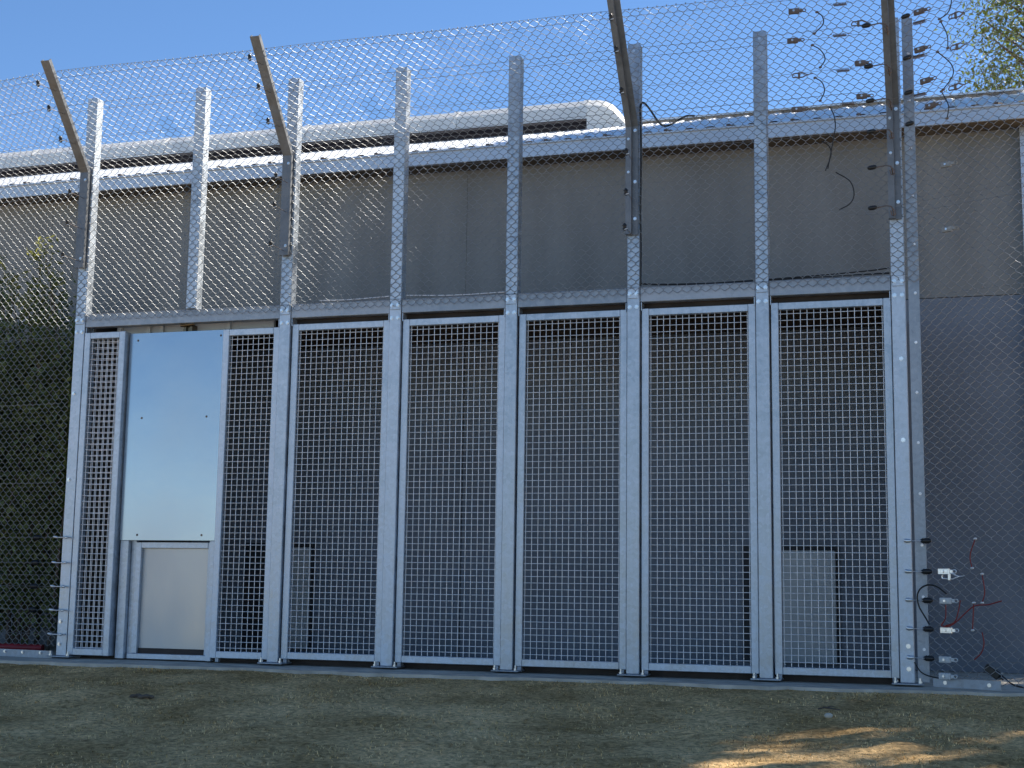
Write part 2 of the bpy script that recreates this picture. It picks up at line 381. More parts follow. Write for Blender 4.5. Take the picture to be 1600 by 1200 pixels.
for dx, h in sec:
    V += [(VX + dx, 5.26 + .1 * (1 - h), 6.09), (VX + dx, 5.26 + .1 * (1 - h), 6.10 + .29 * h), (VX + dx, 5.45, 6.11 + .41 * h), (VX + dx, 5.7, 6.12 + .43 * h), (VX + dx, 5.93, 6.11 + .41 * h), (VX + dx, 6.14, 6.10 + .29 * h), (VX + dx, 6.14, 6.09)]
m.add(V, [(i * 7 + k, i * 7 + 7 + k, i * 7 + 8 + k, i * 7 + 1 + k) for i in range(len(sec) - 1) for k in range(6)] + [tuple(range(7))[::-1], tuple(range(42, 49))])
m.build('end_cap', 'white', vo)
m = MB(); m.box(XL, VX - .02, 5.29, 5.31, 6.215, 6.239); m.build('vent_lip', 'tension', vo)
# hatches in the wall behind the mesh
for a, b in hs:
    m = MB(); m.box(a, b, 1.955, 1.998, .03, 1.0, .006); h = part(m, 'hatch', 'hatch', bld)
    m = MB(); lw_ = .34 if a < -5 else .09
    m.box(a - lw_, a, 1.985, 1.998, .03, 1.04); m.box(b, b + .025, 1.97, 1.998, .03, 1.04); m.box(a, b, 1.975, 1.998, 1.0, 1.04)  # left strip's dark colour stands for the shaded opening beside the hatch
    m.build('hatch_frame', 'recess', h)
# low lean-to roof from the wall to the back of the fence
m = MB(); m.box(-6.95, -.02, .15, 1.995, 2.97, 3.0); lt = part(m, 'lean_to_roof', 'brown', bld)
each('purlin', 'brown', lt, [bx(-6.92, -.05, y, y + .05, 2.88, 2.965) for y in (.55, 1.0, 1.5)])
m = MB(); m.box(-5.0, -.03, .115, .148, 2.80, 3.004); m.build('front_board', 'brown', lt)
each('side_light_baffle', 'soffit', bld, [bx(-6.955, -6.93, .15, 1.995, 0, 2.96), bx(-.045, -.02, .15, 1.995, 0, 2.96)], bld)  # solid ends added to keep side light out of the corridor
m = MB(); m.box(-6.9, -.06, .14, .18, -.01, .09); part(m, 'floor_kerb', 'brown', bld)

# ------------------------------------------------------------------ main fence: posts, rails, outriggers, netting
fence = empty('steel_fence', (0, 0, 0), label='tall galvanised steel post and rail fence with chain link netting above the panels', cat='fence')
POSTS = [-7, -5, -4, -3, -2, -1, 0]
def bolt(mb, x, y, z, r=.012, h=.012):
    V = []; n = 6
    for yy, rr in ((y, r * 1.5), (y - h * .3, r * 1.5), (y - h * .3, r), (y - h, r)):
        for k in range(n):
            a = math.pi / 3 * k + .3
            V.append((x + rr * math.cos(a), yy, z + rr * math.sin(a)))
    mb.add(V, [(i * n + k, (i + 1) * n + k, (i + 1) * n + (k + 1) % n, i * n + (k + 1) % n) for i in range(3) for k in range(n)] + [tuple(range(18, 24))[::-1]])
for i, x in enumerate(POSTS):
    hw = .05
    m = MB(); zt = 4.98
    m.box(x - hw, x + hw, 0, .10, .012, zt, .004)
    p = m.build('post', 'galv', fence)
    m = MB(); m.box(x - .11, x + .11, -.045, .145, 0, .0118, .003); m.build('base_plate', 'galv_dull', p)
    def anchor(mb, cx, cy):
        prof = [(.0125, .015), (.026, .015), (.026, .008), (.05, .008)]; V = []
        for z, r in prof: V += [(cx + r * math.cos(math.pi / 3 * k), cy + r * math.sin(math.pi / 3 * k), z) for k in range(6)]
        mb.add(V, [(j * 6 + k, j * 6 + (k + 1) % 6, j * 6 + 6 + (k + 1) % 6, j * 6 + 6 + k) for j in range(3) for k in range(6)] + [tuple(range(18, 24))])
    each('anchor_bolt', 'shiny', p, [(lambda mb, a=a, b=b: anchor(mb, x + a, b)) for a in (-.085, .085) for b in (-.025, .125)])
    m = MB(); e = .043
    m.box(x - e, x + e, -.007, -.0005, 2.895, 2.975, .003); m.build('splice_plate', 'galv', p)
    BL = [(x + sx, yy, zz) for zz, yy in ((2.932, -.0072), (2.827, -.0002)) for sx in (-.027, .027)]
    if i in (0, 6): BL += [(x + (.01 if i else -.02), -.0002, zz) for zz in (.11, .27 if i else .30, 1.75 if i else 1.52, 2.35 if i else 2.28)]
    bolts(p, BL + [(x, -.0002, zt - .06, .008, .006)])
m = MB(); m.box(-5.95, -5.85, 0, .10, 2.99, 4.98, .004); sp = m.build('short_post', 'galv', fence)
m = MB(); bolt(m, -5.90, -.0002, 4.92, .008, .006); m.build('bolt', 'shiny', sp)
edges = list(zip(POSTS[:-1], POSTS[1:]))
for a, b in edges:
    m = MB(); m.box(a + .052, b - .052, .012, .092, 2.868, 2.985, .004)
    r = m.build('rail', 'galv_dull', fence)
    each('end_cleat', 'galv', r, [bx(xx, xx + .006, .015, .105, 2.80, 2.866) for xx in (a + .058, b - .058 - .006)])
# edge channel that clamps the netting to the right of the last post
m = MB(); m.box(.072, .150, .015, .021, .02, 4.97); m.box(.144, .150, .0215, .07, .02, 4.97); m.box(.072, .077, .0215, .06, .02, 4.97)
ec = m.build('edge_channel', 'galv_dull', fence)
bolts(ec, [(.118 + .004 * math.sin(k), .0148, .25 + .37 * k, .008) for k in range(13)], None, 'wire')

# outriggers: steel angles bolted to the post front, cranked 40 degrees forward at 4.29 m
SA, CA = .64, .768; ZB = 4.29; AL = 1.10
def outrigger(x, wide, tip):
    m = MB()
    def strip(x0, x1, y0, y1):
        # y0 front, y1 back, folded sheet section swept along the crank
        def line(off):  # three stations: bottom, bend, tip
            tb = math.tan(math.asin(SA) / 2)
            return [(off, 3.40), (off, ZB - off * -tb * -1 if False else ZB + off * tb), (off * CA - SA * tip, ZB + CA * tip + off * SA)]
        a, b = line(y0), line(y1); V = []
        for k in range(3): V += [(x0, a[k][0], a[k][1]), (x1, a[k][0], a[k][1]), (x1, b[k][0], b[k][1]), (x0, b[k][0], b[k][1])]
        m.add(V, [(3, 2, 1, 0), (8, 9, 10, 11)] + [(k * 4 + j, k * 4 + (j + 1) % 4, k * 4 + 4 + (j + 1) % 4, k * 4 + 4 + j) for k in range(2) for j in range(4)])
    if wide:
        strip(x - .048, x + .034, -.055, -.049); strip(x - .048, x - .042, -.0485, -.014); strip(x + .028, x + .034, -.0485, -.014)
    else:
        strip(x - .052, x - .006, -.060, -.014); strip(x - .0055, x + .040, -.020, -.014)
    o = m.build('outrigger', 'arm', fence)
    if wide: bolts(o, [(x + .01, -.0552, zz, .009) for zz in (3.48, 4.2)])
    else: bolts(o, [(x + .017, -.0202, zz + .05, .010) for zz in (3.48, 3.78, 4.2)] + [(x - .028, -.0602, zz + .12, .008) for zz in (3.78, 4.05)])
ARMS = [(-7, True, 1.06), (-5, True, 1.07), (-2, False, 1.12), (0, False, 1.12)]
for a in ARMS: outrigger(*a)

# chain link netting on a folded path
BASE = [np.array(p) for p in ((-13.0, .8356), (-7.05, 0.), (.158, 0.), (4.6, -2.06))]
DIRS = [(BASE[i + 1] - BASE[i]) / np.linalg.norm(BASE[i + 1] - BASE[i]) for i in range(3)]
NRM = [np.array((d[1], -d[0])) for d in DIRS]
MIT = [NRM[0], (NRM[0] + NRM[1]) / (1 + NRM[0] @ NRM[1]), (NRM[1] + NRM[2]) / (1 + NRM[1] @ NRM[2]), NRM[2]]
def netpt(seg, s, v, off):
    """seg 0..2, s metres along its base line, v height along the cloth, off towards the viewer"""
    L = np.linalg.norm(BASE[seg + 1] - BASE[seg]); t = s / L
    mi = MIT[seg] * (1 - t[..., None]) + MIT[seg + 1] * t[..., None]
    up = np.clip(v - ZB, 0, None)
    e = off * 1. + up * SA
    xy = BASE[seg] + DIRS[seg] * s[..., None] + mi * e[..., None]
    return np.stack([xy[..., 0], xy[..., 1], np.minimum(v, ZB) + up * CA], -1)
def batch_tubes(mb, P, r, sides=4, ref=(0., 1., 0.)):
    """P [M,N,3] -> tubes"""
    Mn, N, _ = P.shape
    T = np.gradient(P, axis=1); T /= np.linalg.norm(T, axis=2, keepdims=True) + 1e-9
    u = np.cross(T, np.array(ref)); u /= np.linalg.norm(u, axis=2, keepdims=True) + 1e-9
    q = np.cross(T, u)
    a = 2 * np.pi * np.arange(sides) / sides
    V = P[:, :, None, :] + r * (np.cos(a)[:, None] * u[:, :, None, :] + np.sin(a)[:, None] * q[:, :, None, :])
    base = (np.arange(Mn)[:, None, None] * N + np.arange(N - 1)[None, :, None]) * sides
    k = np.arange(sides)[None, None, :]; k2 = (k + 1) % sides
    Fc = np.stack([base + k, base + k2, base + sides + k2, base + sides + k], -1).reshape(-1, 4)
    mb.add(V.reshape(-1, 3), Fc.tolist(), True)
RN = .0024
def netting(seg, s0, s1, v0, v1, name, parent, line_v, WN=.0735, HN=.0735):
    m = MB()
    ni = int((s1 - s0) / (WN / 2)); nk = int((v1 - v0) / (HN / 2))
    i = np.arange(ni)[:, None]; k = np.arange(nk + 1)[None, :]
    s = s0 + WN / 2 * (i + ((k + i) % 2)) + 0 * k; v = v1 - HN / 2 * k + 0 * i
    # each strand is a flat helix: falls one way on the front, comes back behind
    s2 = np.repeat(s, 2, 1)[:, 1:-1]; v2 = np.repeat(v, 2, 1)[:, 1:-1].copy()
    ns = s2.shape[1]; j = np.arange(ns)
    back = ((j // 2)[None, :] + i) % 2         # odd segments pass behind
    off = np.where(back == 1, -.0035, .0035) + 0 * s2
    v2 += np.where(j % 2 == 0, -.006, .006)[None, :]
    wob = .0012 * np.sin(i * 1.7 + j[None, :] * .9) + rng.normal(0, .0008, s2.shape)
    waveo = .006 * np.sin(s2 * 1.9 + v2 * 1.3) * np.clip((v2 - v0) * 2, 0, 1)
    s2 = np.clip(s2 + wob, s0, s1)
    P = netpt(seg, s2, v2, off + waveo + .010)
    # the front strand must run from upper left to lower right
    batch_tubes(m, P, RN)
    for lv in line_v:
        ss = np.arange(s0, s1 + .001, .25)
        vv = np.full_like(ss, lv) + .006 * np.sin(ss * 3)
        batch_tubes(m, netpt(seg, ss, vv, np.full_like(ss, .016))[None], .0016, 4, (0, 0, 1.))
    # knuckles along the top
    kk = s0 + WN * np.arange(int((s1 - s0) / WN)) + WN / 2
    for q in kk:
        a = netpt(seg, np.array([q]), np.array([v1 - .004]), np.array([.012]))[0]
        m.ell(a, (0, 0, 1), .010, .0055, 5, 3)
    return m.build(name, 'netwire', parent)
VT = ZB + .94
netting(1, 0, np.linalg.norm(BASE[2] - BASE[1]), 2.90, VT, 'netting', fence, (VT - .005, 4.85, 4.40, 3.95, 3.45, 2.98))
lw = empty('chain_link_fence', (-7.3, .05, 0), label='chain link fence wing left of the mesh panels, dark shrub behind it', cat='fence', group='chain link fence wings')
rw = empty('chain_link_fence', (.4, -.12, 0), label='chain link fence wing right of the last post, in front of bare grey wall', cat='fence', group='chain link fence wings')
def inv(o, parent):
    o.matrix_parent_inverse = Matrix.Translation(-parent.location); return o
L0 = np.linalg.norm(BASE[1] - BASE[0])
inv(netting(0, L0 - 3.1, L0, .05, VT, 'netting', lw, (VT - .005, 4.4, 3.45, 2.8, 2.2, 1.5, .7)), lw)
inv(netting(2, 0, 3.6, .01, VT, 'netting', rw, (VT - .005, 4.4, 3.45, 2.8, 2.2, 1.35), .080, .075), rw)
def along(seg, s, z, off):
    p = BASE[seg] + DIRS[seg] * s + NRM[seg] * off
    return (p[0], p[1], z)
m = MB()
def obox(mb, seg, s0, s1, z0, z1, o0, o1):
    V = [along(seg, s, z, o) for z in (z0, z1) for o in (o1, o0) for s in (s0, s1)]
    mb.add(V, [(0, 2, 3, 1), (4, 5, 7, 6), (0, 1, 5, 4), (2, 6, 7, 3), (0, 4, 6, 2), (1, 3, 7, 5)])
obox(m, 0, L0 - 3.1, L0 - .02, -.02, .05, .016, .024); br = inv(m.build('bottom_rail', 'galv_dull', lw), lw)
bolts(br, [(-7.2 - .2 * k, -.025 + (.15 + .2 * k) * .14, .03, .010) for k in range(6)])
m = MB(); obox(m, 2, .03, .52, -.005, .058, .016, .026); rb = inv(m.build('bottom_rail', 'galv_dull', rw), rw)
bolts(rb, [along(2, ss, .027, .028) + (.010,) for ss in (.12, .44)])

# ------------------------------------------------------------------ mesh panels
def mesh_wires(mb, x0, x1, z0, z1, y, p=.05, r=.0028, ph=.0):
    n = int((x1 - x0 - ph) / p)
    for k in range(n + 1):
        x = x0 + ph + k * p
        if x < x1 - .003: mb.tube([(x, y + .004, z0), (x, y + .004, z1)], r, 6, True, False)
    z = z1 - .030
    while z > z0 + .005:
        mb.tube([(x0, y, z), (x1, y, z)], r, 6, True, False); z -= p
def framed(parent, x0, x1, z0, z1, y0, dep, fw=.057, matn='galv'):
    m = MB()
    m.box(x0, x0 + fw, y0, y0 + dep, z0, z1, .004); m.box(x1 - fw, x1, y0, y0 + dep, z0, z1, .004)
    m.box(x0 + fw + .0003, x1 - fw - .0003, y0 + .001, y0 + dep - .001, z1 - fw, z1 - .001, .004)
    m.box(x0 + fw + .0003, x1 - fw - .0003, y0 + .001, y0 + dep - .001, z0 + .001, z0 + fw, .004)
    return m.build('frame', matn, parent)
PG = 'galvanised mesh panels between the posts'
proto = empty('mesh_panel', (-4.94, .03, 0), label='wide mesh panel just right of the narrow panel, pale hatch edge at its lower left', cat='mesh panel', group=PG)
framed(proto, 0, .885, .04, 2.818, 0, .05)
m = MB(); mesh_wires(m, .057, .828, .096, 2.762, .022, ph=.012); m.build('mesh', 'wire', proto)
each('foot', 'galv_dull', proto, [bx(.02, .05, .01, .04, .0, .0395), bx(.835, .865, .01, .04, .0, .0395)])
labs = {-4: 'wide mesh panel between the third and fourth tall posts, no hatch behind it',
        -3: 'middle wide mesh panel, directly left of the post carrying the third outrigger',
        -2: 'wide mesh panel right of the post with the black cable running up it',
        -1: 'rightmost mesh panel with most of a pale square hatch showing behind it'}
for x in (-4, -3, -2, -1):
    c = copy_tree(proto); c.location = (x + .06, .03, 0); c['label'] = labs[x]
pb = empty('mesh_panel', (-5.592, .03, 0), label='narrower mesh panel directly right of the smooth sheet metal door', cat='mesh panel', group=PG)
framed(pb, 0, .535, .03, 2.80, 0, .05)
m = MB(); mesh_wires(m, .057, .478, .086, 2.744, .022, ph=.02); m.build('mesh', 'wire', pb)
each('foot', 'galv_dull', pb, [bx(.05, .08, .01, .04, .0, .0295), bx(.45, .48, .01, .04, .0, .0295)])
pa = empty('mesh_panel', (-6.942, -.002, 0), label='narrowest mesh panel, deep box frame, directly left of the sheet metal door', cat='mesh panel', group=PG)
framed(pa, 0, .408, .02, 2.818, 0, .096)
m = MB(); mesh_wires(m, .057, .351, .076, 2.762, .02, ph=.015); m.build('mesh', 'wire', pa)
m = MB(); mesh_wires(m, .057, .351, .076, 2.762, .085, ph=.035, r=.0034); m.build('rear_mesh', 'wire', pa)

# ------------------------------------------------------------------ sheet metal door bay
dr = empty('sliding_door', (-6.05, .06, 0), label='smooth sheet metal door with a low aluminium hatch beneath it', cat='door')
m = MB(); m.box(-6.52, -5.602, .062, .066, 1.0, 2.803); sh = inv(m.build('sheet', 'sheet', dr), dr)
bolts(sh, [(x, .0618, z, .007, .004) for x, z in ((-6.365, 2.055), (-5.735, 2.055), (-6.352, 1.045), (-5.732, 1.045), (-6.44, 2.74), (-5.63, 2.755))], None, 'tension', 'rivet')
each('jamb', 'galv', dr, [bx(-6.515, -6.435, .068, .14, .0, .998, .003), bx(-6.43, -6.385, .115, .15, 0, .998), bx(-5.655, -5.602, .068, .12, .0, .998, .003)], dr)
m = MB(); m.box(-6.385, -6.335, .11, .16, .045, .985, .003); m.box(-5.69, -5.657, .11, .16, .045, .985, .003)
m.box(-6.334, -5.691, .109, .159, .935, .986, .003); m.box(-6.42, -5.657, .10, .16, 0, .044, .003)
fr = inv(m.build('hatch_frame', 'galv', dr), dr)
m = MB(); m.box(-6.333, -5.692, .146, .153, .046, .934); inv(m.build('hatch_panel', 'alu', dr), dr)
tr = empty('door_track', (-6.0, .2, 2.8), label='cream steel track with brass roller behind the top of the sheet metal door', cat='door track')
m = MB(); m.box(-6.75, -5.2, .20, .235, 2.78, 2.965, .003); inv(m.build('channel', 'cream', tr), tr)
each('upright', 'cream', tr, [bx(x, x + .035, .17, .198, 2.785, 2.96) for x in (-6.72, -6.43, -6.30, -5.64)], tr)
m = MB(); m.box(-6.02, -5.995, .10, .19, 2.79, 2.90); m.box(-5.955, -5.935, .10, .19, 2.79, 2.87); m.tube([(-6.04, .09, 2.862), (-5.91, .09, 2.872)], .014, 8); m.tube([(-5.975, .12, 2.84), (-5.975, .17, 2.84)], .03, 12)
inv(m.build('roller', 'brass', tr), tr)

# ------------------------------------------------------------------ electric wires and their fittings
LV = [(-.80, 4.868, 'uppermost'), (-.63, 4.685, 'second'), (-.44, 4.447, 'third'), (-.30, 4.235, 'fourth'), (-.26, 4.012, 'fifth'), (-.27, 3.735, 'sixth'), (-.31, 3.42, 'lowest')]
for k, (y, z, nm) in enumerate(LV):
    m = MB(); X = np.arange(-10.5, .01, .25)
    Z = z + .006 * np.cos(X * math.pi) - .035 * np.clip(-7 - X, 0, 9) * (k < 3)
    YY = y + np.clip(-7 - X, 0, 9) * .14
    pts = [(a, b, c) for a, b, c in zip(X, YY, Z)]
    m.tube(pts, .0014, 4)
    o = m.build('electric_wire', 'hot'); tag(o, f'thin horizontal electric wire, {nm} of those strung across the upper netting', 'wire', 'electric wires across the upper netting')
    m = MB(); p0 = np.array((0., y)); pts = [(0, y, z)]
    for s in np.arange(.2, 3.5, .4): q = p0 + DIRS[2] * s; pts.append((q[0], q[1], z + .005 * math.sin(3 * s)))
    m.tube(pts, .0014, 4)
    o = m.build('electric_wire', 'hot'); tag(o, f'electric wire of the right wing, {nm} of those above its pale buckles', 'wire', 'electric wires on the right wing')
def peg_insulator(x, y, z, arm, lab):
    o = empty('insulator', (x, y, z), label=lab, cat='insulator', group='black insulators on outriggers')
    m = MB(); ax = (0, -.35, 1)
    m.ell((0, 0, 0), ax, .030, .014, 8, 6, .6); m.ell((0, -.004, .012), ax, .006, .022, 8, 4); m.ell((0, .004, -.012), ax, .006, .022, 8, 4)
    m.build('body', 'black', o)
    m = MB()
    # stand-off rod back to the outrigger
    if z > 4.3: t = (z - 4.25) / CA; ty = -SA * t - .06; tz = z + .02
    else: ty = -.055; tz = z
    m.tube([(0, .01, 0), (0, ty - y, tz - z)], .0025, 6)
    m.build('rod', 'tension', o)
    m = MB(); m.ell((0.012, -.012, -.02), (1, 0, .3), .014, .006, 6, 4); m.build('clip', 'shiny', o)
an = {-7: 'leftmost', -5: 'second', -2: 'third'}
for x in (-7, -5, -2):
    for k in (0, 1, 2, 4, 5, 6):
        y, z, nm = LV[k]
        dz = {-7: (-.03, -.01, .01, 0, .02, .015, .035), -5: (0, -.004, .003, 0, .02, .04, .014), -2: (.012, .008, -.014, 0, -.009, -.055, -.027)}[x][k]
        peg_insulator(x, y, z + dz, x, f'small black insulator at the {nm} wire on the {an[x]} outrigger from the left')

def egg(x, y, z, ax, lab, grp, r1=.034, r2=.017):
    o = MB(); ax = Vector(ax)
    o.ell((0, 0, 0), ax, r1, r2, 10, 7, .6)
    for k in (-.45, 0, .45):
        c = ax.normalized() * (r1 * k)
        o.ell(c, ax, .0045, r2 * 1.12, 10, 4)
    b = o.build('strain_insulator', 'black'); b.location = (x, y, z)
    return tag(b, lab, 'insulator', grp)
for k in range(1, 7):
    y, z, nm = LV[k]
    egg(-.155, y, z, (1, 0, .1), f'black egg insulator left of the last post on the {nm} upper wire', 'black egg insulators left of the last post')
    # hook back to the post
    m = MB(); m.tube([(-.12, y, z), (-.06, y + .01, z + .012), (-.03, y + .02, z + .01), (0, y + .03, z - .02), (.004, y + .03, z - .05), (-.02, y + .03, z - .055), (-.03, y + .03, z - .02)], .005, 6)
    ty = (-SA * (z - 4.25) / CA - .06) if z > 4.3 else -.06
    m.tube([(-.015, y + .03, z - .01), (-.015, ty, z + .0)], .006, 6)
    o = m.build('wire_hook', 'tension'); tag(o, f'bent steel hook on the last outrigger holding the {nm} upper wire', 'hook', 'steel hooks on the last outrigger')
    if k < 5:
        egg(.12, y - .05, z + .02, (1, -.45, .1), f'black egg insulator right of the last post on the {nm} upper wire', 'black egg insulators right of the last post')

def buckle(x, y, z, ang, lab, grp, loop=False, matn='tension', sc=1., tilt=0.):
    """wire tensioner: flat ribbed body with a side lug, or an open strap loop"""
    o = empty('wire_tensioner', (x, y, z), label=lab, cat='wire tensioner', group=grp)
    o.rotation_euler = (0, -tilt, ang); o.scale = (sc, sc, sc)
    m = MB()
    if not loop:
        m.box(-.048, .030, -.010, .010, -.020, .020, .004); m.box(-.040, .022, -.013, -.0102, -.010, .010, .002)
        m.box(.0305, .050, -.006, .006, -.012, .012, .003)
        m.build('body', matn, o)
        m = MB(); a = np.linspace(0, 2 * math.pi, 13)
        m.tube([(.062 + .013 * math.cos(t), 0, .011 * math.sin(t)) for t in a], .0035, 6); m.build('eye', matn, o)
        m = MB(); m.tube([(-.01, -.02, 0), (-.01, .02, 0)], .008, 8); m.build('spool', 'shiny', o)
    else:
        m.tube([(-.05, 0, -.013), (-.055, 0, 0), (-.045, 0, .016), (.02, 0, .020), (.04, 0, .008), (.062, 0, .002), (.04, 0, -.006), (.02, 0, -.016), (-.05, 0, -.013)], .0045, 6); m.build('strap', matn, o)
        m = MB(); m.tube([(-.005, 0, -.022), (-.005, 0, .022)], .009, 8); m.build('spool', matn, o)
        m = MB(); m.tube([(.062, 0, .002), (.09, 0, .004), (.095, 0, .008)], .003, 6); m.build('eye', matn, o)
BG = 'wire tensioners on the upper wires left of the last post'
for x, k, lp in ((-.64, 0, False), (-.67, 1, False), (-.65, 2, True), (-.68, 3, False)):
    y, z, nm = LV[k]; buckle(x, y, z - (.09 if k == 0 else .06 if k == 1 else .02), 0, f'wire tensioner on the {nm} upper wire, just right of the second last tall post', BG, lp)
for x, k, zz, lp in ((-.206, 1, 4.714, True), (-.205, 2, 4.485, False), (-.207, 3, 4.281, False)):
    y, z, nm = LV[k]; buckle(x, y + .02, zz, 0, f'wire tensioner close above the black egg insulator at the {nm} upper wire', BG, lp)
WA = math.atan2(DIRS[2][1], DIRS[2][0])
def wing(s, z, off): return along(2, s, z, off)
RG = 'wire tensioners on the right wing'
for s, z, off, lp, lab in ((.395, 4.681, .70, False, 'pale wire tensioner at top, right of the last post, highest of its column'), (.32, 4.468, .55, False, 'backlit brown wire tensioner second from top, right of the last post'),
        (.285, 4.287, .40, False, 'backlit brown wire tensioner third from top, right of the last post'), (.248, 4.149, .25, False, 'backlit brown wire tensioner just above the eave line, right of the last post'),
        (.657, 4.582, .70, True, 'open loop tensioner against the sky, highest of three near the tree'), (.592, 4.419, .55, True, 'open loop tensioner against the sky, middle of three near the tree'),
        (.504, 4.188, .40, True, 'open loop tensioner just above the roof, lowest of three near the tree'),
        (.329, 3.704, .20, False, 'pale tensioner against the grey wall, just under the eave'), (.323, 3.227, .20, False, 'pale tensioner against the grey wall, about halfway up')):
    p = wing(s, z, off); buckle(*p, WA, lab, RG, lp, matn='oldfit' if off == .20 else 'tension', tilt=.05 if z > 4 else 0)
def spring(p, ang, lab, grp):
    m = MB(); t = np.linspace(0, 9 * 2 * math.pi, 90)
    m.tube([(-.045 + .09 * i / 89, .011 * math.cos(a), .011 * math.sin(a)) for i, a in enumerate(t)], .0028, 5)
    m.tube([(-.085, 0, .004), (-.06, 0, .012), (-.045, 0, .0)], .002, 4); m.tube([(.045, 0, 0), (.06, 0, .01), (.085, 0, .004)], .002, 4)
    o = m.build('coil_spring', 'tension'); o.location = p; o.rotation_euler = (0, 0, ang); tag(o, lab, 'spring', grp)
for x, k, zz in ((-.326, 0, 4.795), (-.343, 1, 4.632), (-.338, 2, 4.435), (-.315, 3, 4.226)):
    spring((x, LV[k][0], zz), 0, f'small coil spring on the {LV[k][2]} upper wire, left of the last post', 'coil springs on the upper wires')
for s, z, off, nm in ((.387, 4.603, .70, 'highest'), (.304, 4.42, .55, 'middle'), (.233, 4.193, .40, 'lowest')):
    spring(wing(s, z, off), WA, f'coil spring right of the last post, {nm} of three beneath the tensioners', 'coil springs on the right wing')

def jumper(pts, matn, lab, grp, r=.0042, ends=True):
    P = [Vector(p) for p in pts]; Q = []
    ext = [P[0] * 2 - P[1]] + P + [P[-1] * 2 - P[-2]]
    for i in range(1, len(ext) - 2):
        for j in range(6):
            t = j / 6; a, b, c, d = ext[i - 1:i + 3]
            Q.append(.5 * ((2 * b) + (c - a) * t + (2 * a - 5 * b + 4 * c - d) * t * t + (3 * b - a - 3 * c + d) * t ** 3))
    Q.append(P[-1])
    m = MB(); m.tube([tuple(q) for q in Q], r, 6); c = Q[0]
    o = m.build('jumper_cable', matn)
    tag(o, lab, 'cable', grp)
    if ends:
        each('clamp', 'tension' if matn != 'red' else 'shiny', o, [(lambda mb, q=q: mb.ell(q, (1, 0, .2), .013, .010, 8, 5)) for q in (Q[0], Q[-1])])
JG = 'black jumper cables on the upper wires'
def xz(y, *pts): return [(x, y, z) for x, z in pts]
jumper(xz(-.75, (-.492, 4.775), (-.455, 4.74), (-.45, 4.68), (-.512, 4.616)), 'cable', 'black curved jumper cable, highest of the column left of the last post', JG)
jumper(xz(-.56, (-.545, 4.605), (-.485, 4.56), (-.455, 4.49), (-.49, 4.43)), 'cable', 'black curved jumper cable, second from top of the column left of the last post', JG)
jumper(xz(-.38, (-.545, 4.42), (-.495, 4.38), (-.478, 4.31), (-.51, 4.24)), 'cable', 'black curved jumper cable, third from top of the column left of the last post', JG)
jumper(xz(-.30, (-.45, 4.215), (-.42, 4.15), (-.41, 4.06), (-.43, 3.94), (-.47, 3.74)), 'cable', 'black curved jumper cable hanging across the eave line', JG, ends=False)
jumper(xz(-.27, (-.515, 3.967), (-.46, 3.92), (-.448, 3.85), (-.49, 3.735)), 'cable', 'black jumper cable against the grey wall just below the eave', JG, ends=False)
jumper(xz(-.30, (-.413, 3.71), (-.313, 3.635), (-.285, 3.536), (-.315, 3.466), (-.395, 3.423)), 'cable', 'lowest black jumper cable, wide arc against the grey wall', JG, ends=False)
RJ = 'black jumper cables on the right wing'
for pts, off, nm in (([(.63, 4.76), (.62, 4.66), (.59, 4.61), (.535, 4.587)], .70, 'highest'), ([(.475, 4.632), (.519, 4.521), (.521, 4.427)], .55, 'second'),
                     ([(.374, 4.48), (.472, 4.366), (.483, 4.278), (.409, 4.191)], .40, 'third'), ([(.325, 4.238), (.375, 4.121), (.362, 4.028)], .25, 'lowest')):
    jumper([wing(s, z, off) for s, z in pts], 'cable', f'black curved jumper cable right of the last post, {nm} of its column', RJ)

# lower strain wires: studs through the end posts, egg insulators, wires along the wings
LZ = [(1.018, 'highest'), (.80, 'second'), (.597, 'third'), (.396, 'fourth'), (.192, 'lowest')]
for k, (z, nm) in enumerate(LZ):
    # right
    m = MB(); m.tube([(.0, -.012, z + .004), (.02, -.012, z), (.05, -.02, z)], [.013, .016, .009], 8); m.tube([(.05, -.02, z), (.12, -.07, z)], .0022, 6)
    o = m.build('eye_stud', 'shiny'); tag(o, f'shiny eye stud on the last post, {nm} of its five', 'bolt', 'eye studs on the last post')
    p = wing(.02, z, .06); egg(*p, (.9, -.42, 0), f'black egg insulator beside the last post at knee height, {nm} of five', 'black egg insulators low on the right wing', .042, .020)
    m = MB(); m.tube([wing(s, z + .003 * math.sin(9 * s), .06) for s in np.arange(.02, 3.4, .25)], .0018, 4)
    o = m.build('electric_wire', 'hot'); tag(o, f'electric wire low on the right wing, {nm} of five', 'wire', 'electric wires low on the right wing')
    # left
    m = MB(); m.tube([(-6.965, -.05, z), (-6.985, -.05, z)], .011, 6); m.tube([(-6.98, -.05, z), (-7.085, -.05, z)], .005, 6)
    m.ell((-7.085, -.05, z + .003), (1, 0, -.15), .028, .012, 8, 5)
    for xx in (-6.972,): m.tube([(xx, -.05, z), (xx, -.001, z)], .005, 6)
    o = m.build('eye_stud', 'shiny'); tag(o, f'steel eye stud on the far left post, {nm} of its five', 'bolt', 'eye studs on the far left post')
    if k < 4:
        egg(-7.31, .0, z, (1, -.14, 0), f'black egg insulator behind the left wing netting, {nm} of four', 'black egg insulators low on the left wing', .042, .022)
    m = MB(); m.tube([(-7.08, -.05, z), (-7.31, .0, z), (-10, .37, z)], .0018, 4)
    o = m.build('electric_wire', 'hot'); tag(o, f'electric wire low on the left wing, {nm} of five', 'wire', 'electric wires low on the left wing')
LB = 'wire tensioners low on the right wing'
